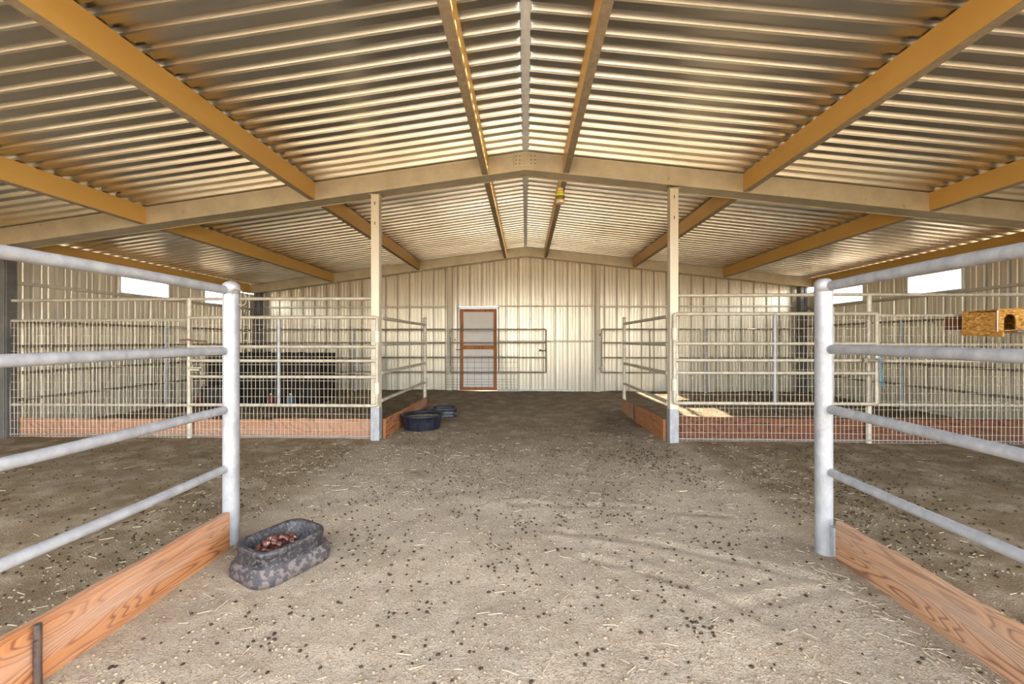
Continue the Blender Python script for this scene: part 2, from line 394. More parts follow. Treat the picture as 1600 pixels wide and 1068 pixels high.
# door
mb = MB(); mb.box((DX0 + .045, YB - .005, .02), (DX1 - .045, YB + .02, DZ - .06))
d = struct(mb.build('door_1', M['doorpanel']))
for nm, a, b in (('door_stile', (DX0 + .015, .0), (DX0 + .105, DZ - .03)), ('door_stile', (DX1 - .11, 0), (DX1 - .02, DZ - .03)), ('door_top_rail', (DX0 + .105, DZ - .11), (DX1 - .11, DZ - .03)),
                 ('door_middle_rail', (DX0 + .105, 1.02), (DX1 - .11, 1.12)), ('door_bottom_rail', (DX0 + .105, 0), (DX1 - .11, .07))):
    bevel(MB().box((a[0], YB - .04, a[1]), (b[0], YB - .006, b[1])).build(nm, M['doorwood'], d))
mb = MB(); mb.box((DX0 - .035, YB - .045, 0), (DX0 + .01, YB - .002, DZ)); mb.box((DX1 - .015, YB - .045, 0), (DX1 + .03, YB - .002, DZ)); mb.box((DX0 - .035, YB - .045, DZ - .025), (DX1 + .03, YB - .002, DZ + .008))
mb.build('door_casing', M['white'], d)
mb = MB(); mb.box((DX0 - .08, YB - .06, 1.0), (DX0 + .06, YB - .04, 1.02)); mb.tube([(DX0 - .1, YB - .055, 1.24), (DX0 - .1, YB - .055, 1.28)], .012, 8)
mb.build('door_latch', M['rust'], d)

# ------------------------------------------------------------------ frames: rafters, columns, purlins
def rafter(name, Y0, Y1_, label, plate=True):
    o = thing(name, (0, Y0, 0), label, 'roof beam', 'gable rafter beams')
    for side, nm in ((-1, 'left'), (1, 'right')):
        b = MB(); xe = (XW - .06) * side; vs = []
        for x in (0, xe):
            zt = roof(x) - .004
            for yy, zz in ((Y0, zt), (Y1_, zt), (Y1_, zt - BD), (Y0, zt - BD)): vs.append((x, yy, zz))
        b.add(vs, [(0, 1, 5, 4), (1, 2, 6, 5), (2, 3, 7, 6), (3, 0, 4, 7), (4, 5, 6, 7)])
        # stiffening lips along both lower edges
        for yy in (Y0 - .006, Y1_ - .008):
            vs = []
            for x in (0, xe):
                zt = roof(x) - .004 - BD
                for y2, zz in ((yy, zt + .028), (yy + .014, zt + .028), (yy + .014, zt - .006), (yy, zt - .006)): vs.append((x, y2, zz))
            b.add(vs, [(0, 1, 5, 4), (1, 2, 6, 5), (2, 3, 7, 6), (3, 0, 4, 7), (4, 5, 6, 7)])
        bb = b.build('sloping_member', M['beam'], o)
    if plate:
        p = bevel(MB().box((-.145, Y0 - .014, ZR - BD + .03), (.145, Y0 - .006, ZR - .035)).build('splice_plate', M['beam'], o), .003)
        for bx in (-.115, -.07, .07, .115):
            for bz in (.06, .105, .15):
                MB().lathe([(.008, 0), (.008, .006), (.004, .008)], (0, 0, 0), 6).xf(Matrix.Translation((bx, Y0 - .014, ZR - BD + bz)) @ Matrix.Rotation(R(90), 4, 'X')).build('bolt', M['dullpipe'], p)
    return o
rafter('gable_rafter', Y2 - .10, Y2 + .13, 'dusty beige steel gable beam spanning overhead on the two square posts')
rafter('gable_rafter', YR, YB - .02, 'dusty beige steel gable beam high against the rear wall', False)
rafter('gable_rafter', -.10, .13, 'dusty beige steel gable beam across the open front', False)
def column(x, y, label, w=.1, m='col'):
    b = MB(); zt = roof(x) - BD - .008
    b.box((x - .09, y - .06, -.05), (x + .09, y + .06, zt))
    for s in (-1, 1): b.box((x + .05 * s - .03, y - .075, -.05), (x + .05 * s + .03, y - .06, zt))
    tag(bevel(b.build('wall_column', M[m], None, (x, y, 0)), .006), label, 'steel column', 'columns along the side walls')
column(-6.75, 5.14, 'dark steel column at the left edge, carrying the middle gable beam')
column(6.78, 5.14, 'dark steel column at the right wall carrying the middle gable beam')
column(-6.73, 10.2, 'dark steel column in the rear left corner')
column(6.68, 10.2, 'grey steel column in the rear right corner')
for x, lab in ((-1.89, 'cream vertical wall post just left of the rear door'), (1.79, 'cream vertical wall post on rear wall, right of the door and plain panels')):
    b = MB(); b.box((x - .05, YB - .10, -.03), (x + .05, YB - .0, roof(x) - BD - .01)); b.box((x - .09, YB - .03, -.03), (x - .05, YB, roof(x) - BD - .01))
    tag(bevel(b.build('wall_post', M['post'], None, (x, YB - .05, 0))), lab, 'wall post')

def purlin(x, ya, yb, label, side):
    """C section: web faces the ridge, flanges turn outwards, hung between the gable beams"""
    o = thing('roof_purlin', (x, ya, roof(x) - BD), label, 'roof purlin', 'ochre steel purlins')
    zt = roof(x) - .006; s = side
    b = MB(); b.box((min(x, x + .006 * s), ya, zt - BD + .006), (max(x, x + .006 * s), yb, zt)); b.build('web', M['gold'], o)
    b = MB(); b.box((min(x, x + .07 * s), ya, zt - BD), (max(x, x + .07 * s), yb, zt - BD + .006)); b.box((min(x + .066 * s, x + .07 * s), ya, zt - BD + .006), (max(x + .066 * s, x + .07 * s), yb, zt - BD + .026))
    b.build('bottom_flange', M['lip'], o)
    zt2 = roof(x + .07 * s) - .006
    b = MB(); b.add([(x, ya, zt), (x + .07 * s, ya, zt2), (x + .07 * s, yb, zt2), (x, yb, zt)], [(0, 1, 2, 3)]); b.build('top_flange', M['gold'], o)
names = {(-1, 0): 'left of the ridge', (1, 0): 'right of the ridge'}
pos = [(.46, 'nearest the ridge'), (2.61, 'second from the ridge'), (4.77, 'third from the ridge'), (6.86, 'along the eave')]
for s, sn in ((-1, 'left'), (1, 'right')):
    for x, w in pos:
        purlin(x * s, .13, Y2 - .10, 'ochre steel purlin over the near bay, %s roof slope, %s' % (sn, w), s)
        purlin(x * s, Y2 + .13, YR, 'ochre steel purlin over the far bay, %s roof slope, %s' % (sn, w), s)

# square posts
for x, sn in ((-1.877, 'left'), (1.812, 'right')):
    o = thing('square_post', (x, Y2, 0), 'tall cream square steel post on the %s of the aisle, bottom rubbed grey' % sn, 'post', 'square aisle posts')
    zt = roof(x) - BD - .022
    bevel(MB().box((x - .052, Y2 - .052, -.06), (x + .052, Y2 + .052, zt)).build('tube', M['post'], o), .008, 3)
    bevel(MB().box((x - .056, Y2 - .056, -.06), (x + .056, Y2 + .056, .40)).build('scuffed_sleeve', M['galv'], o), .008, 3)
    MB().box((x - .07, Y2 - .07, zt - .008), (x + .07, Y2 + .07, zt)).build('cap_plate', M['beam'], o)
    for zz in (zt - .10, zt - .35): MB().box((x - .006, Y2 - .054, zz - .03), (x + .006, Y2 - .05, zz + .01)).build('slot', M['col'], o)

# ------------------------------------------------------------------ front pipe fences
def front_fence(x, s, label, zs, rr):
    o = thing('pipe_fence', (x, Y1, 0), label, 'pipe fence', 'front pipe fences')
    zt = 1.60
    MB().tube([(x, Y1, -.08), (x, Y1, zt - .03)], .0455, 24).build('post', M['galv'], o)
    b = MB(); b.lathe([(.049, -.045), (.049, 0), (.045, .014), (.030, .028), (.012, .034)], (x, Y1, zt - .03), 24); b.build('post_cap', M['galv'], o)
    for i, z in enumerate(zs):
        rx = x + s * .012
        b = MB(); pts = []
        for k in range(10):
            t = k / 9; pts.append((rx, Y1 - .02 - t * 2.75, z + .006 * math.sin(t * 7 + i)))
        b.tube(pts, rr[i], 18)
        r_ = b.build('rail', M['galv'], o)
    MB().tube([(x + .03 * s, Y1 - 2.75, -.05), (x + .03 * s, Y1 - 2.75, 1.58)], .045, 16).build('end_post', M['galv'], o)
    b = MB(); b.box((x - .02 - .02, Y1 - .078, .0), (x - .02 + .02, Y1 - .040, .16)) if s < 0 else b.box((x + .0, Y1 - .078, .0), (x + .04, Y1 - .040, .16))
    b.build('board_bracket', M['galv'], o)
    return o
front_fence(-1.827, -1, 'whitish galvanised pipe fence beside the black feeding pan, left foreground', (1.545, 1.167, .806, .450), (.026, .0245, .0245, .0235))
front_fence(1.766, 1, 'whitish galvanised pipe fence of four rails, right foreground', (1.555, 1.18, .830, .468), (.028, .027, .026, .024))

def plank(name, pts, th, m, label, cat='board', group=None, axis='y', bow=.0, thing_=True):
    """pts: list of (along, zbottom, ztop, cross) stations"""
    b = MB(); rs = []
    for (u, zb, zt, c) in pts:
        q = [(c - th / 2, zb), (c + th / 2, zb), (c + th / 2, zt - .004), (c + th / 2 - .004, zt), (c - th / 2 + .004, zt), (c - th / 2, zt - .004)]
        rs.append([(cc, u, zz) if axis == 'y' else (u, cc, zz) for cc, zz in q])
    b.rings(rs, 0, False)
    u, zb, zt, c = pts[0]
    o = b.build(name, m, None, (c, u, 0) if axis == 'y' else (u, c, 0))
    return tag(o, label, cat, group)
def jag(u0, u1, n, zb, z0, z1, c0, c1, amp=.003, seed=0):
    out = []
    for k in range(n):
        t = k / (n - 1); out.append((u0 + (u1 - u0) * t, zb, z0 + (z1 - z0) * t + amp * math.sin(t * 37 + seed) + amp * .7 * math.sin(t * 13 + seed), c0 + (c1 - c0) * t))
    return out
plank('kick_board', jag(-.2, Y1 - .082, 40, -.06, .243, .205, -1.765, -1.795), .038, M['boardy'], 'orange-brown sawn board along the ground under left foreground pipe fence', 'board', 'kick boards')
plank('kick_board', jag(-.2, Y1 - .082, 40, -.09, .222, .200, 1.765, 1.795, seed=2), .038, M['boardy2'], 'weathered brown board with knots on the ground under right foreground pipe fence', 'board', 'kick boards')
p = at(43, 1000, 1.40)
b = MB(); b.tube([(-1.735, 1.415, -.1), (-1.738, 1.415, .1), (-1.733, 1.412, .228)], .0115, 10); b.tube([(-1.735, 1.40, .172), (-1.715, 1.395, .176)], .004, 6)
tag(b.build('steel_stake', M['rust'], None, (-1.735, 1.415, 0)), 'dark rusty steel stake driven in against the left foreground board', 'stake')
b = MB(); b.tube([(0, 0, 0)] and [(-1.768 + .030 * math.cos(t), Y1 - .01 + .03 * math.cos(t + 1), 1.505 + .05 * math.sin(t)) for t in [k * math.pi / 8 for k in range(17)]], .0035, 6, False, closed=False)
tag(b.build('wire_loop', M['dullpipe'], None, (-1.822, Y1, 1.5)), 'loop of thin wire hanging around the top of left foreground post', 'wire loop')

# ------------------------------------------------------------------ wire mesh helper
def wiremesh(b, x0, x1, Y, z0, z1, dx=.05, dz=.1, r=.0025, wob=.002, rh=None):
    n = int((x1 - x0) / dx)
    for i in range(n + 1):
        x = x0 + (x1 - x0) * i / n; ph = random.random() * 6
        pts = []; m_ = max(2, int((z1 - z0) / .25) + 1)
        for k in range(m_):
            t = k / (m_ - 1); pts.append((x + wob * math.sin(ph + 4 * t), Y + wob * math.cos(ph + 5 * t), z0 + (z1 - z0) * t))
        b.tube(pts, r, 4, False)
    z = z0
    while z <= z1 + .001:
        b.tube([(x0, Y + .003, z), ((x0 + x1) / 2, Y + .003, z + wob), (x1, Y + .003, z)], rh or r, 4, False); z += dz
    return b

# ------------------------------------------------------------------ middle row: pen fronts either side of the aisle
def pen_front(s, x_in, x_post, x_out, ztop, z_side, zb, label, groupname='pen fronts in line with the square posts'):
    """top pipe, round intermediate post, fixed mesh side panel and the mesh skirt at the ground"""
    Y = Y2 + .01
    o = thing('pen_fence', (x_post, Y, 0), label, 'pen fence', groupname)
    MB().tube([(x_in, Y, ztop), ((x_in + x_out) / 2, Y, ztop + .004), (x_out, Y, ztop - .01)], .021, 12).build('top_rail', M['dusty'], o)
    MB().tube([(x_post, Y, -.05), (x_post, Y, ztop + (.0 if s < 0 else .0))], .03, 14).build('post', M['dusty'], o)
    for z in z_side: MB().tube([(x_post, Y, z), (x_out, Y, z - .005)], .019, 10).build('side_rail', M['dusty'], o)
    b = MB(); xa, xb = sorted((x_post, x_out)); wiremesh(b, xa, xb, Y - .024, .0, z_side[0], wob=.003); b.build('wire_mesh', M['wire'], o)
    b = MB(); xa, xb = sorted((x_in, x_post)); wiremesh(b, xa, xb, Y - .026, .01, .41 if s < 0 else .46); b.build('skirt_mesh', M['wire'], o)
    b = MB(); b.tube([(x_in, Y - .03, .035), (x_out, Y - .03, .03)], .008, 8); b.build('bottom_bar', M['galv'], o)
    return o
pen_front(-1, -1.94, -4.30, -6.66, 1.765, (1.50, .41), 0, 'wire mesh pen front with pipe top rail left of the aisle, reaching the left column')
pen_front(1, 1.873, 4.165, 6.70, 1.79, (1.54, 1.19, .99, .46), 0, 'wire mesh pen front with pipe top rail right of the aisle, behind the nest box')

def gate(name, s, xh, xe, Y, zs, xm, label, r=.021, mesh=True, m='dusty', group=None, hingelen=True, latch=True):
    o = thing(name, (xh, Y, 0), label, 'gate', group)
    zt, zb = zs[0], zs[-1]; d = 1 if xe > xh else -1; c = .022
    pts = [(xh, Y, zb + c), (xh + c * .3 * d, Y, zb + c * .3), (xh + c * d, Y, zb), (xe - c * d, Y, zb), (xe - c * .3 * d, Y, zb + c * .3), (xe, Y, zb + c), (xe, Y, zt - c), (xe - c * .3 * d, Y, zt - c * .3),
           (xe - c * d, Y, zt), (xh + c * d, Y, zt), (xh + c * .3 * d, Y, zt - c * .3), (xh, Y, zt - c)]
    MB().tube(pts, r, 12, closed=True).build('frame', M[m], o)
    for z in zs[1:-1]: MB().tube([(xh, Y, z), (xe, Y, z)], r * .92, 12).build('rail', M[m], o)
    for x in xm: MB().tube([(x, Y, zb), (x, Y, zt)], r * .95, 12).build('upright', M['galv'] if m == 'dusty' else M[m], o)
    if mesh:
        b = MB(); xa, xb = sorted((xh + .02 * d, xe - .02 * d)); wiremesh(b, xa, xb, Y + r + .003, zb, zt, wob=.0035); b.build('wire_mesh', M['wire'], o)
    return o
ghL = (1.525, 1.160, .985, .785, .432)
g = gate('pen_gate', -1, -1.832, -4.22, 5.045, ghL, (-3.07,), 'beige pipe and wire mesh gate hinged on left square post', group='mesh gates of the pens')
ghR = (1.557, 1.20, 1.0, .848, .483)
g2 = gate('pen_gate', 1, 1.797, 4.17, 5.045, ghR, (2.984,), 'beige pipe and wire mesh gate hinged on right square post', group='mesh gates of the pens')
for gg, x, zs in ((g, -1.832, ghL), (g2, 1.797, ghR)):
    for z in (zs[0] - .24, zs[-1] + .22):
        b = MB(); b.tube([(x, 5.040, z - .07), (x, 5.040, z + .07)], .034, 14); b.box((x - .006, 5.05, z - .04), (x + .006, 5.083, z + .04)); b.build('hinge', M['post'], gg)
b = MB(); b.tube([(-4.19, 5.0, .90), (-4.02, 5.0, .90)], .011, 8); b.box((-4.18, 4.99, .865), (-4.05, 5.02, .885)); b.tube([(-4.12, 5.0, .90), (-4.12, 4.97, .93)], .007, 6); b.build('latch', M['dusty'], g)
b = MB(); b.tube([(-4.32, 5.02, 1.245), (-4.2, 5.0, 1.25), (-4.08, 4.99, 1.235), (-3.96, 5.0, 1.225)], .009, 6)
tag(b.build('latch_rod', M['brownwood'], None, (-4.3, 5.02, 1.245)), 'rusty rod lying across left mesh gate by the round pipe post', 'rod')
b = MB(); b.tube([(4.0, 5.0, 1.0), (4.23, 5.0, 1.0)], .012, 8); b.box((3.98, 4.985, .98), (4.02, 5.015, 1.03)); b.build('latch', M['dullpipe'], g2)
# kick boards of the pen fronts
plank('kick_board', jag(-6.62, -3.15, 30, -.05, .225, .225, Y2 + .065, Y2 + .065), .03, M['boardx2'], 'pale board low behind the mesh at far left, under the left pen front', 'board', 'kick boards', 'x')
plank('kick_board', jag(-3.2, -1.95, 20, -.05, .245, .245, Y2 + .035, Y2 + .035, seed=3), .028, M['boardx2'], 'pinkish board low behind the mesh, ending at left square post', 'board', 'kick boards', 'x')
plank('kick_board', jag(1.9, 6.6, 30, -.05, .285, .275, Y2 + .062, Y2 + .062, seed=1), .035, M['boardx'], 'dark red-brown board low behind the mesh, right of right square post', 'board', 'kick boards', 'x')

# side partitions of the aisle
def partition(s, x, label, zs):
    o = thing('aisle_partition', (x, Y3, 0), label, 'pipe fence', 'partitions behind the square posts')
    MB().tube([(x, Y3, -.05), (x, Y3, 1.635)], .031, 16).build('post', M['dusty'], o)
    MB().lathe([(.034, 0), (.034, .02), (.02, .032), (.006, .036)], (x, Y3, 1.625), 16).build('post_cap', M['dusty'], o)
    for z in zs: MB().tube([(x, Y3, z), (x, Y2 + .05, z)], .022, 14).build('rail', M['dusty'], o)
partition(-1, -1.826, 'four-rail pipe partition behind left square post, beside the round tub', (1.522, 1.19, .827, .478))
partition(1, 1.765, 'four-rail pipe partition behind right square post', (1.535, 1.19, .83, .47))
plank('kick_board', jag(Y2 + .07, Y3 - .03, 24, -.06, .235, .215, -1.80, -1.80, amp=.006), .036, M['boardy'], 'orange-brown board behind the round black tub, left side of aisle', 'board', 'kick boards')
plank('kick_board', jag(Y2 + .07, Y3 - .9, 18, -.06, .25, .235, 1.735, 1.735), .036, M['boardy'], 'brown board on right of aisle, from square post to the dark stake', 'board', 'kick boards')
plank('kick_board', jag(Y3 - .88, Y3 - .03, 10, -.06, .225, .20, 1.735, 1.735), .036, M['boardy2'], 'short brown board on right of aisle, beyond the dark stake', 'board', 'kick boards')
tag(MB().box((1.70, Y3 - .91, -.06), (1.715, Y3 - .87, .24)).build('steel_stake', M['rust'], None, (1.707, Y3 - .89, 0)), 'dark flat stake where two boards meet on right of aisle', 'stake')

# ------------------------------------------------------------------ rear row
def rail_fence(pts, zs, posts, label, m, cat='pipe fence', group='pipe rails along the walls', r=.02):
    o = thing('wall_fence', (pts[0][0], pts[0][1], 0), label, cat, group)
    for z in zs: MB().tube([(x, y, z) for x, y in pts], r, 10).build('rail', M[m], o)
    for x, y in posts: MB().tube([(x, y, -.05), (x, y, zs[0] + .02)], .028, 12).build('post', M['galv'], o)
zs4 = (1.51, 1.185, .825, .465)
rail_fence([(-6.60, 10.0), (-1.95, 10.0)], zs4, [(-4.2, 10.02)], 'four pipe rails in front of the rear wall, left of the door', 'dullpipe')
rail_fence([(4.3, 10.0), (6.6, 10.0)], zs4, [(4.32, 10.02)], 'four pipe rails in front of the rear wall near rear right corner', 'dullpipe')
rail_fence([(-6.74, 5.24), (-6.72, 10.05)], (1.49, 1.16, .81, .45), [(-6.70, 7.5)], 'four dark pipe rails along the left wall', 'dullpipe')
rail_fence([(6.74, 5.24), (6.70, 10.05)], (1.58, 1.18, .83, .45), [(6.72, 7.6)], 'four pipe rails along the right wall', 'dullpipe')
g3 = gate('rear_gate', 1, -1.835, .496, 10.03, zs4, (-.65,), 'dull pipe gate standing in front of the rear door', r=.017, mesh=False, m='dullpipe', group='plain pipe gates at the rear wall')
b = MB(); b.tube([(.33, 10.0, .99), (.50, 10.0, 1.0)], .013, 8); b.tube([(.36, 9.99, .99), (.36, 9.99, 1.03)], .02, 8); b.build('latch', M['rust'], g3)
g4 = gate('rear_gate', 1, 1.835, 4.19, 10.03, zs4, (2.99,), 'dull pipe gate against the rear wall, right of the plain panels', r=.017, mesh=False, m='dullpipe', group='plain pipe gates at the rear wall')
for gg, x in ((g3, -1.835), (g4, 1.835)):
    for z in (1.38, .56): MB().tube([(x, 10.03, z - .05), (x, 10.03, z + .05)], .026, 12).box((x - .012, 10.05, z - .02), (x + .012, YB - .095, z + .02)).build('hinge', M['dusty'], gg)
b = MB(); zsH = [.86, .715, .575, .435, .30, .235, .17, .105, .04]
for z in zsH: b.tube([(-1.93, 9.97, z), (-.19, 9.97, z)], .0035, 5, False)
for x in np.arange(-1.93, -.18, .202 * .86): b.tube([(x, 9.975, .02), (x, 9.975, .86)], .0035, 5, False)
tag(b.build('hog_wire_panel', M['darkwire'], None, (-1.06, 9.97, 0)), 'low dark welded wire panel set against lower half of the rear door gate', 'wire panel')

# ------------------------------------------------------------------ tubs
def rr_ring(cx, cy, z, hx, hy, rad, rot, n=10):
    pts = []
    for qx, qy, a0 in ((1, 1, 0), (-1, 1, 90), (-1, -1, 180), (1, -1, 270)):
        for k in range(n):
            a = R(a0 + 90 * k / (n - 1)); pts.append((qx * (hx - rad) + rad * math.cos(a), qy * (hy - rad) + rad * math.sin(a)))
    c, s = math.cos(rot), math.sin(rot)
    return [(cx + x * c - y * s, cy + x * s + y * c, z) for x, y in pts]
def pan(cx, cy, rot, L_, Wd, hgt, label, mats, group, flare=.05):
    o = thing('feed_pan', (cx, cy, 0), label, 'feed pan', group)
    hx, hy = L_ / 2, Wd / 2; z0 = -.012
    def rg(z, d, rad): return rr_ring(cx, cy, z, hx + d, hy + d, rad, rot)
    MB().rings([rg(z0 - .02, flare, .11), rg(z0 + .012, flare, .11), rg(z0 + .045, flare - .006, .11), rg(z0 + .058, flare - .022, .10), rg(z0 + .064, .018, .10)], 0, True, True, False).build('skirt', mats[1], o)
    MB().rings([rg(z0 + .06, .018, .10), rg(hgt - .035, .004, .09), rg(hgt - .028, .010, .09), rg(hgt - .008, .010, .09), rg(hgt, .004, .085), rg(hgt, -.010, .08), rg(hgt - .01, -.018, .075),
                rg(hgt - .05, -.026, .07), rg(.045, -.05, .06), rg(.035, -.065, .05)], 0, True, False, True).build('bowl', mats[0], o)
    return o
pan(-1.385, 2.305, R(63), .375, .295, .135, 'scuffed black rectangular rubber feed pan in left foreground by the post', (M['rubber'], M['rubdust']), 'rectangular feed pans', .04)
pan(-1.36, 6.86, R(12), .40, .34, .125, 'dark blue rectangular feed pan behind the round tub', (M['navy'], M['navy']), 'rectangular feed pans', .02)
# reddish scraps lying in the front pan
b = MB(); cx, cy = -1.395, 2.28
for q in range(24):
    uu, vv_ = random.uniform(-.105, .075), random.uniform(-.05, .05); px, py = cx + uu * .438 - vv_ * .9, cy + uu * .9 + vv_ * .438; rz = random.random() * 3.1; ln = random.uniform(.03, .06); rad = random.uniform(.016, .03) ; zz = .066 + random.uniform(.006, .06) * (1.2 - abs(uu) * 6)
    rings = []
    for i in range(7):
        t = i / 6; w_ = rad * math.sin(math.pi * (.1 + .8 * t)) * (.8 + .45 * math.sin(11 * t + q)); rings.append([(px + math.cos(rz) * ln * (t - .5) * 2 - math.sin(rz) * w_ * math.cos(a), py + math.sin(rz) * ln * (t - .5) * 2 + math.cos(rz) * w_ * math.cos(a),
                                      zz + w_ * .8 * math.sin(a) * (1 + .25 * math.sin(3 * a + q)) + .012 * math.sin(6 * t + q)) for a in [2 * math.pi * k / 9 for k in range(9)]])
    b.rings(rings)
tag(b.build('crumpled_scraps', M['scraps'], None, (cx, cy, .04)), 'wet reddish-brown crumpled scraps lying in the foreground feed pan', 'scraps')

o = thing('round_tub', (-1.475, 5.86, 0), 'black round rubber tub holding murky water beside left partition', 'tub')
b = MB(); b.lathe([(.24, -.02), (.245, .0), (.262, .09), (.278, .168), (.300, .172), (.306, .182), (.302, .194), (.290, .197), (.272, .186), (.268, .17), (.25, .06), (.235, .03), (.1, .026)], (-1.475, 5.86, .0), 40, cap1=True); b.build('bowl', M['navy'], o)
for k in range(16):
    a = 2 * math.pi * k / 16; MB().tube([(-1.475 + .25 * math.cos(a), 5.86 + .25 * math.sin(a), .0), (-1.475 + .277 * math.cos(a), 5.86 + .277 * math.sin(a), .165)], .006, 6).build('rib', M['navy'], o)
MB().lathe([(.267, .173), (.267, .175)], (-1.475, 5.86, 0), 40).build('water', M['water'], o)

# ------------------------------------------------------------------ nest box on the right pen front
def nest():
    o = thing('nest_box', (5.36, 4.90, 1.29), 'orange strand-board nest box with arched entrance, fixed to the right pen front', 'nest box')
    mt = Matrix.Translation((5.19, 4.72, 1.335)) @ Matrix.Rotation(R(-3), 4, 'Y') @ Matrix.Rotation(R(3), 4, 'X')
    Wd, D_, H1, H0 = .52, .36, .235, .215
    t = .012
    def shp(b): return b.xf(mt)
    # front face with arched hole: strip mesh around the arch
    hx0, hx1, hz0, ht = .075, .205, .012, .165; cxx = (hx0 + hx1) / 2; hr = (hx1 - hx0) / 2; zc = ht - hr + .02
    arch = [(hx0, hz0), (hx0, zc)] + [(cxx - hr * math.cos(R(a)), zc + hr * math.sin(R(a))) for a in range(15, 180, 15)] + [(hx1, zc), (hx1, hz0)]
    b = MB()
    for yy in (0, t):
        # left, right, top regions
        b.add([(0, yy, 0), (hx0, yy, 0), (hx0, yy, zc), (0, yy, zc)], [(0, 1, 2, 3)]); b.add([(hx1, yy, 0), (Wd, yy, 0), (Wd, yy, zc), (hx1, yy, zc)], [(0, 1, 2, 3)])
        top = [(x, yy, z) for x, z in arch[1:-1]]
        for (x0, _, z0), (x1, _, z1) in zip(top, top[1:]): b.add([(x0, yy, z0), (x1, yy, z1), (x1, yy, H1), (x0, yy, H1)], [(0, 1, 2, 3)])
        b.add([(0, yy, zc), (hx0, yy, zc), (hx0, yy, H1), (0, yy, H1)], [(0, 1, 2, 3)]); b.add([(hx1, yy, zc), (Wd, yy, zc), (Wd, yy, H1), (hx1, yy, H1)], [(0, 1, 2, 3)])
        b.add([(hx0, yy, 0), (hx1, yy, 0), (hx1, yy, hz0), (hx0, yy, hz0)], [(0, 1, 2, 3)])
    for (x0, z0), (x1, z1) in zip(arch, arch[1:]): b.add([(x0, 0, z0), (x1, 0, z1), (x1, t, z1), (x0, t, z0)], [(0, 1, 2, 3)])
    shp(b).build('front_panel', M['osb'], o)
    shp(MB().box((0, t, 0), (t, D_, H0))).build('side_panel', M['osb'], o)
    shp(MB().box((Wd - t, t, 0), (Wd, D_, H0))).build('side_panel', M['osb'], o)
    shp(MB().box((t, D_ - t, 0), (Wd - t, D_, H0))).build('back_panel', M['osb'], o)
    b = MB(); b.add([(-.01, -.02, H1), (Wd + .01, -.02, H1), (Wd + .01, D_, H0), (-.01, D_, H0), (-.01, -.02, H1 + t), (Wd + .01, -.02, H1 + t), (Wd + .01, D_, H0 + t), (-.01, D_, H0 + t)],
                    [(0, 3, 2, 1), (4, 5, 6, 7), (0, 1, 5, 4), (1, 2, 6, 5), (2, 3, 7, 6), (3, 0, 4, 7)]); shp(b).build('lid', M['osb'], o)
    shp(MB().box((-.004, -.06, -.055), (t, D_ + .02, 0))).build('tray_side', M['osb'], o)
    shp(MB().box((t, -.06, -.02), (Wd, D_, -.004))).build('floor_panel', M['brownwood'], o)
    shp(MB().box((-.001, -.004, 0), (.008, 0, H1))).build('corner_strip', M['ridge'], o)
    b = MB(); b.tube([(5.30, 4.64, 1.335), (5.8, 4.64, 1.335)], .018, 12); b.build('perch_pipe', M['dullpipe'], o)
nest()
b = MB(); b.box((5.20, 5.19, 1.37), (5.36, 5.31, 1.555)); b.box((5.195, 5.185, 1.45), (5.20, 5.2, 1.5))
tag(bevel(b.build('wooden_block', M['brownwood'], None, (5.28, 5.25, 1.37))), 'small dark red wooden block behind the mesh, left of the nest box', 'block')
b = MB(); x0 = at(1374, 560, 5.0)
for q in range(3):
    b.tube([(x0.x + .01 * q, 5.0 - .004 * q, 1.02), (x0.x + .012 + .012 * math.sin(q * 2), 5.0, .9), (x0.x - .004 + .02 * q, 4.99, .80), (x0.x + .02 + .02 * q, 5.0, .70 - .015 * q)], .0035, 6)
b.tube([(x0.x - .03, 5.0, 1.02), (x0.x + .03, 5.0, 1.03)], .009, 6)
tag(b.build('twine', M['blue'], None, (x0.x, 5.0, 1.0)), 'pale blue twine hanging from right mesh gate end', 'twine')

# fly trap jar hanging under the middle beam
jx, jy = .445, 5.33
o = thing('fly_trap', (jx, jy, 2.99), 'small yellow and green jar trap hanging below the middle beam near the ridge', 'fly trap')
zj = 3.00
MB().lathe([(.03, 0), (.052, .0), (.058, .012), (.058, .045)], (jx, jy, zj), 24).build('base_cup', M['cream'], o)
MB().lathe([(.054, .045), (.056, .09)], (jx, jy, zj), 24).build('jar', M['green'], o)
MB().lathe([(.060, .09), (.060, .115), (.052, .125)], (jx, jy, zj), 24).build('band', M['yelgreen'], o)
MB().lathe([(.055, .125), (.048, .15), (.042, .165)], (jx, jy, zj), 24).build('lid', M['yellow'], o)
MB().lathe([(.042, .165), (.040, .185), (.022, .20)], (jx, jy, zj), 24).build('cap', M['cream'], o)
MB().tube([(jx, jy, zj + .2), (jx + .004, jy, zj + .24), (jx, jy, zj + .282)], .003, 6).build('hanger', M['yelgreen'], o)

# ------------------------------------------------------------------ dark plank bin and odds and ends in the left pen
o = thing('plank_bin', (-5.2, 8.2, 0), 'black-stained plank bin standing deep in the left pen', 'bin')
x0, x1, ya, yb = -6.3, -4.1, 7.95, 8.75
k = 0
x = x0
while x < x1 - .05:
    h_ = 1.0 + .02 * math.sin(k * 2.3); bevel(MB().box((x + .004, ya, -.03), (x + .126, ya + .022, h_)).build('slat', M['darkwood'], o), .002); x += .132; k += 1
for z in (.15, .85): MB().box((x0, ya + .022, z), (x1, ya + .06, z + .08)).build('cross_rail', M['darkwood'], o)
MB().box((x0, ya + .06, -.03), (x0 + .03, yb, .98)).build('end_panel', M['darkwood'], o)
MB().box((x1 - .03, ya + .06, -.03), (x1, yb, .98)).build('end_panel', M['darkwood'], o)
MB().box((x0, yb, -.03), (x1, yb + .03, .98)).build('back_panel', M['darkwood'], o)
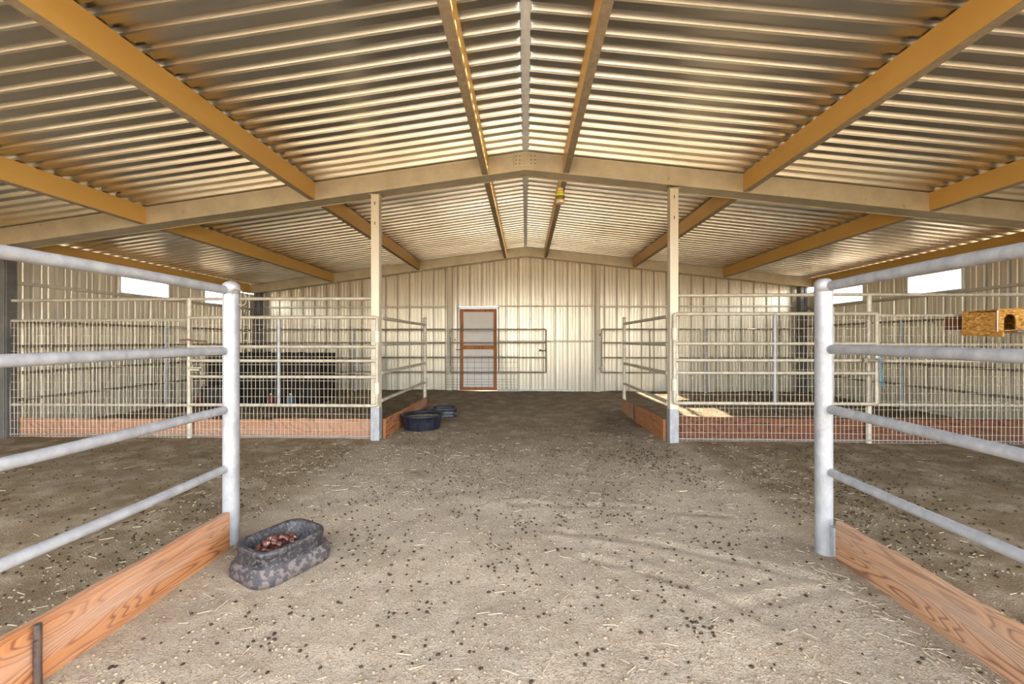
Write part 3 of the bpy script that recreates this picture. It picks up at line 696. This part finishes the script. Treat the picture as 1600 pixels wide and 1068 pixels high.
b = MB(); b.lathe([(.22, 0), (.25, .02), (.27, .35), (.285, .38), (.275, .39), (.25, .36), (.2, .05)], (-5.75, 7.55, -.01), 28, cap1=True)
tag(b.build('black_tub', M['rubber'], None, (-5.75, 7.55, 0)), 'deep black rubber tub before the dark plank bin, left pen', 'tub')
for (jx_, jy_, mm, lb, nm) in ((-4.78, 7.6, 'red', 'small red plastic jug before the dark plank bin', 'plastic_jug'), (-6.12, 7.6, 'red', 'red plastic jug by left wall, left of the deep black tub', 'plastic_jug'), (-4.42, 7.62, 'pale', 'pale blue plastic jug before right end of the dark plank bin', 'plastic_jug')):
    zb_ = -.01; js = .62
    o = thing(nm, (jx_, jy_, zb_), lb, 'jug', 'plastic jugs in the left pen')
    MB().rings([rr_ring(jx_, jy_, zb_ + z * js, r_ * js, r_ * .7 * js, .03 * js * .6, 0, 5) for z, r_ in ((0, .08), (.02, .09), (.25, .09), (.32, .06), (.345, .03), (.38, .03))]).build('body', M[mm], o)
    MB().lathe([(.033 * js, 0), (.033 * js, .03 * js)], (jx_, jy_, zb_ + .378 * js), 14).build('cap', M['cream'], o)
    MB().tube([(jx_ + a * js, jy_, zb_ + c * js) for a, c in ((.04, .335), (.075, .36), (.085, .31), (.07, .27))], .007, 8).build('handle', M[mm], o)

# ------------------------------------------------------------------ litter on the ground
ico_v = []; ph = (1 + 5 ** .5) / 2
for a, b_ in ((-1, ph), (1, ph), (-1, -ph), (1, -ph)): ico_v += [(a, b_, 0)]
for a, b_ in ((-1, ph), (1, ph), (-1, -ph), (1, -ph)): ico_v += [(0, a, b_)]
for a, b_ in ((ph, -1), (ph, 1), (-ph, -1), (-ph, 1)): ico_v += [(a, 0, b_)]
IV = np.array(ico_v) / math.sqrt(1 + ph * ph)
IF = [(0, 11, 5), (0, 5, 1), (0, 1, 7), (0, 7, 10), (0, 10, 11), (1, 5, 9), (5, 11, 4), (11, 10, 2), (10, 7, 6), (7, 1, 8), (3, 9, 4), (3, 4, 2), (3, 2, 6), (3, 6, 8), (3, 8, 9), (4, 9, 5), (2, 4, 11), (6, 2, 10), (8, 6, 7), (9, 8, 1)]
def scatter(name, m, pts, r0, r1, label, cat, flat=.75):
    V = []; Fc = []
    for (x, y) in pts:
        s_ = random.uniform(r0, r1); o_ = len(V); z = gh(x, y) + s_ * .35; a = random.random() * 6.3; ca, sa = math.cos(a), math.sin(a); e = random.uniform(1, 1.5)
        for p_ in IV:
            u, v_ = p_[0] * e * s_, p_[1] * s_; V.append((x + u * ca - v_ * sa, y + u * sa + v_ * ca, z + p_[2] * s_ * flat))
        Fc += [(i + o_, j + o_, k_ + o_) for i, j, k_ in IF]
    me = bpy.data.meshes.new(name); me.from_pydata(V, [], Fc); me.materials.append(m); me.polygons.foreach_set('use_smooth', [True] * len(Fc))
    ob = bpy.data.objects.new(name, me); C.objects.link(ob); tag(ob, label, cat, None, 'stuff'); return ob
def clear(x, y):
    return not (((x + 1.375) ** 2 + (y - 2.275) ** 2 < .08) or ((x + 1.475) ** 2 + (y - 5.86) ** 2 < .1) or ((x + 1.36) ** 2 + (y - 6.86) ** 2 < .09) or abs(abs(x) - 1.8) < .07)
pts = []
def put(x, y):
    if clear(x, y) and 1.25 < y < 10.2 and abs(x) < 6.5: pts.append((x, y))
for _ in range(1500):
    put(random.uniform(-2.2, 2.2) * (1), random.uniform(1.4, 6.2))
for _ in range(1400):
    s_ = random.choice((-1, 1)); put(s_ * random.uniform(1.9, 5.5), random.uniform(1.5, 5.0))
for _ in range(700): put(random.uniform(-5, 5), random.uniform(5, 10))
for _ in range(60):
    cx, cy = random.uniform(-1.6, 1.7), random.uniform(1.7, 5.5); sg = random.uniform(.06, .2)
    for q in range(random.randint(6, 20)): put(random.gauss(cx, sg), random.gauss(cy, sg))
for cx, cy, n_, sg in ((2.75, 3.4, 160, .25), (2.3, 3.0, 120, .25), (2.9, 4.2, 200, .35), (2.6, 4.0, 120, .3), (1.15, 4.35, 140, .2), (1.5, 3.9, 160, .22), (1.55, 4.6, 200, .25), (.75, 1.8, 22, .045), (2.2, 2.5, 80, .2), (-2.5, 3.0, 90, .4), (-2.7, 2.3, 90, .4), (1.2, 5.6, 180, .3), (1.3, 6.4, 160, .3), (3.4, 4.6, 150, .4)):
    for q in range(n_): put(random.gauss(cx, sg), random.gauss(cy, sg))
scatter('droppings', M['dung'], pts, .0045, .0085, 'small dark round droppings scattered over the sandy floor', 'droppings')
pts = []
for _ in range(4200): put(random.uniform(-2.6, 2.6), 1.3 + 3.6 * random.random() ** 1.4)
scatter('sand_clods', M['clod'], pts, .003, .008, 'loose pale crumbs of sand on the floor', 'sand')
V = []; Fc = []
for _ in range(1500):
    if random.random() < .7: x, y = random.uniform(-2.8, 2.8), 1.3 + 4.5 * random.random() ** 1.3
    else:
        x, y = random.uniform(-6, 6), random.uniform(2, 7)
    if random.random() < .05: x, y = random.gauss(1.62, .06), random.uniform(1.3, 2.4)
    if not clear(x, y): continue
    a = random.random() * 6.3; l_ = random.uniform(.008, .035) * (1.6 if random.random() < .12 else 1); w_ = random.uniform(.0006, .0013); z = gh(x, y) + .005
    dx, dy = math.cos(a) * l_, math.sin(a) * l_; nx_, ny_ = -math.sin(a) * w_, math.cos(a) * w_; o_ = len(V); tz = random.uniform(-.003, .008)
    V += [(x - dx - nx_, y - dy - ny_, z), (x - dx + nx_, y - dy + ny_, z), (x + dx + nx_, y + dy + ny_, z + tz), (x + dx - nx_, y + dy - ny_, z + tz), (x - dx, y - dy, z + .003), (x + dx, y + dy, z + tz + .003)]
    Fc += [tuple(i + o_ for i in f) for f in ((0, 3, 5, 4), (1, 4, 5, 2), (0, 1, 2, 3), (0, 4, 1), (3, 2, 5))]
me = bpy.data.meshes.new('straw_bits'); me.from_pydata(V, [], Fc); me.materials.append(M['straw'])
ob = bpy.data.objects.new('straw_bits', me); C.objects.link(ob); tag(ob, 'thin pale bits of straw strewn over the sandy floor', 'straw', None, 'stuff')

for ob in list(C.objects):
    if '_o' in ob: del ob['_o']
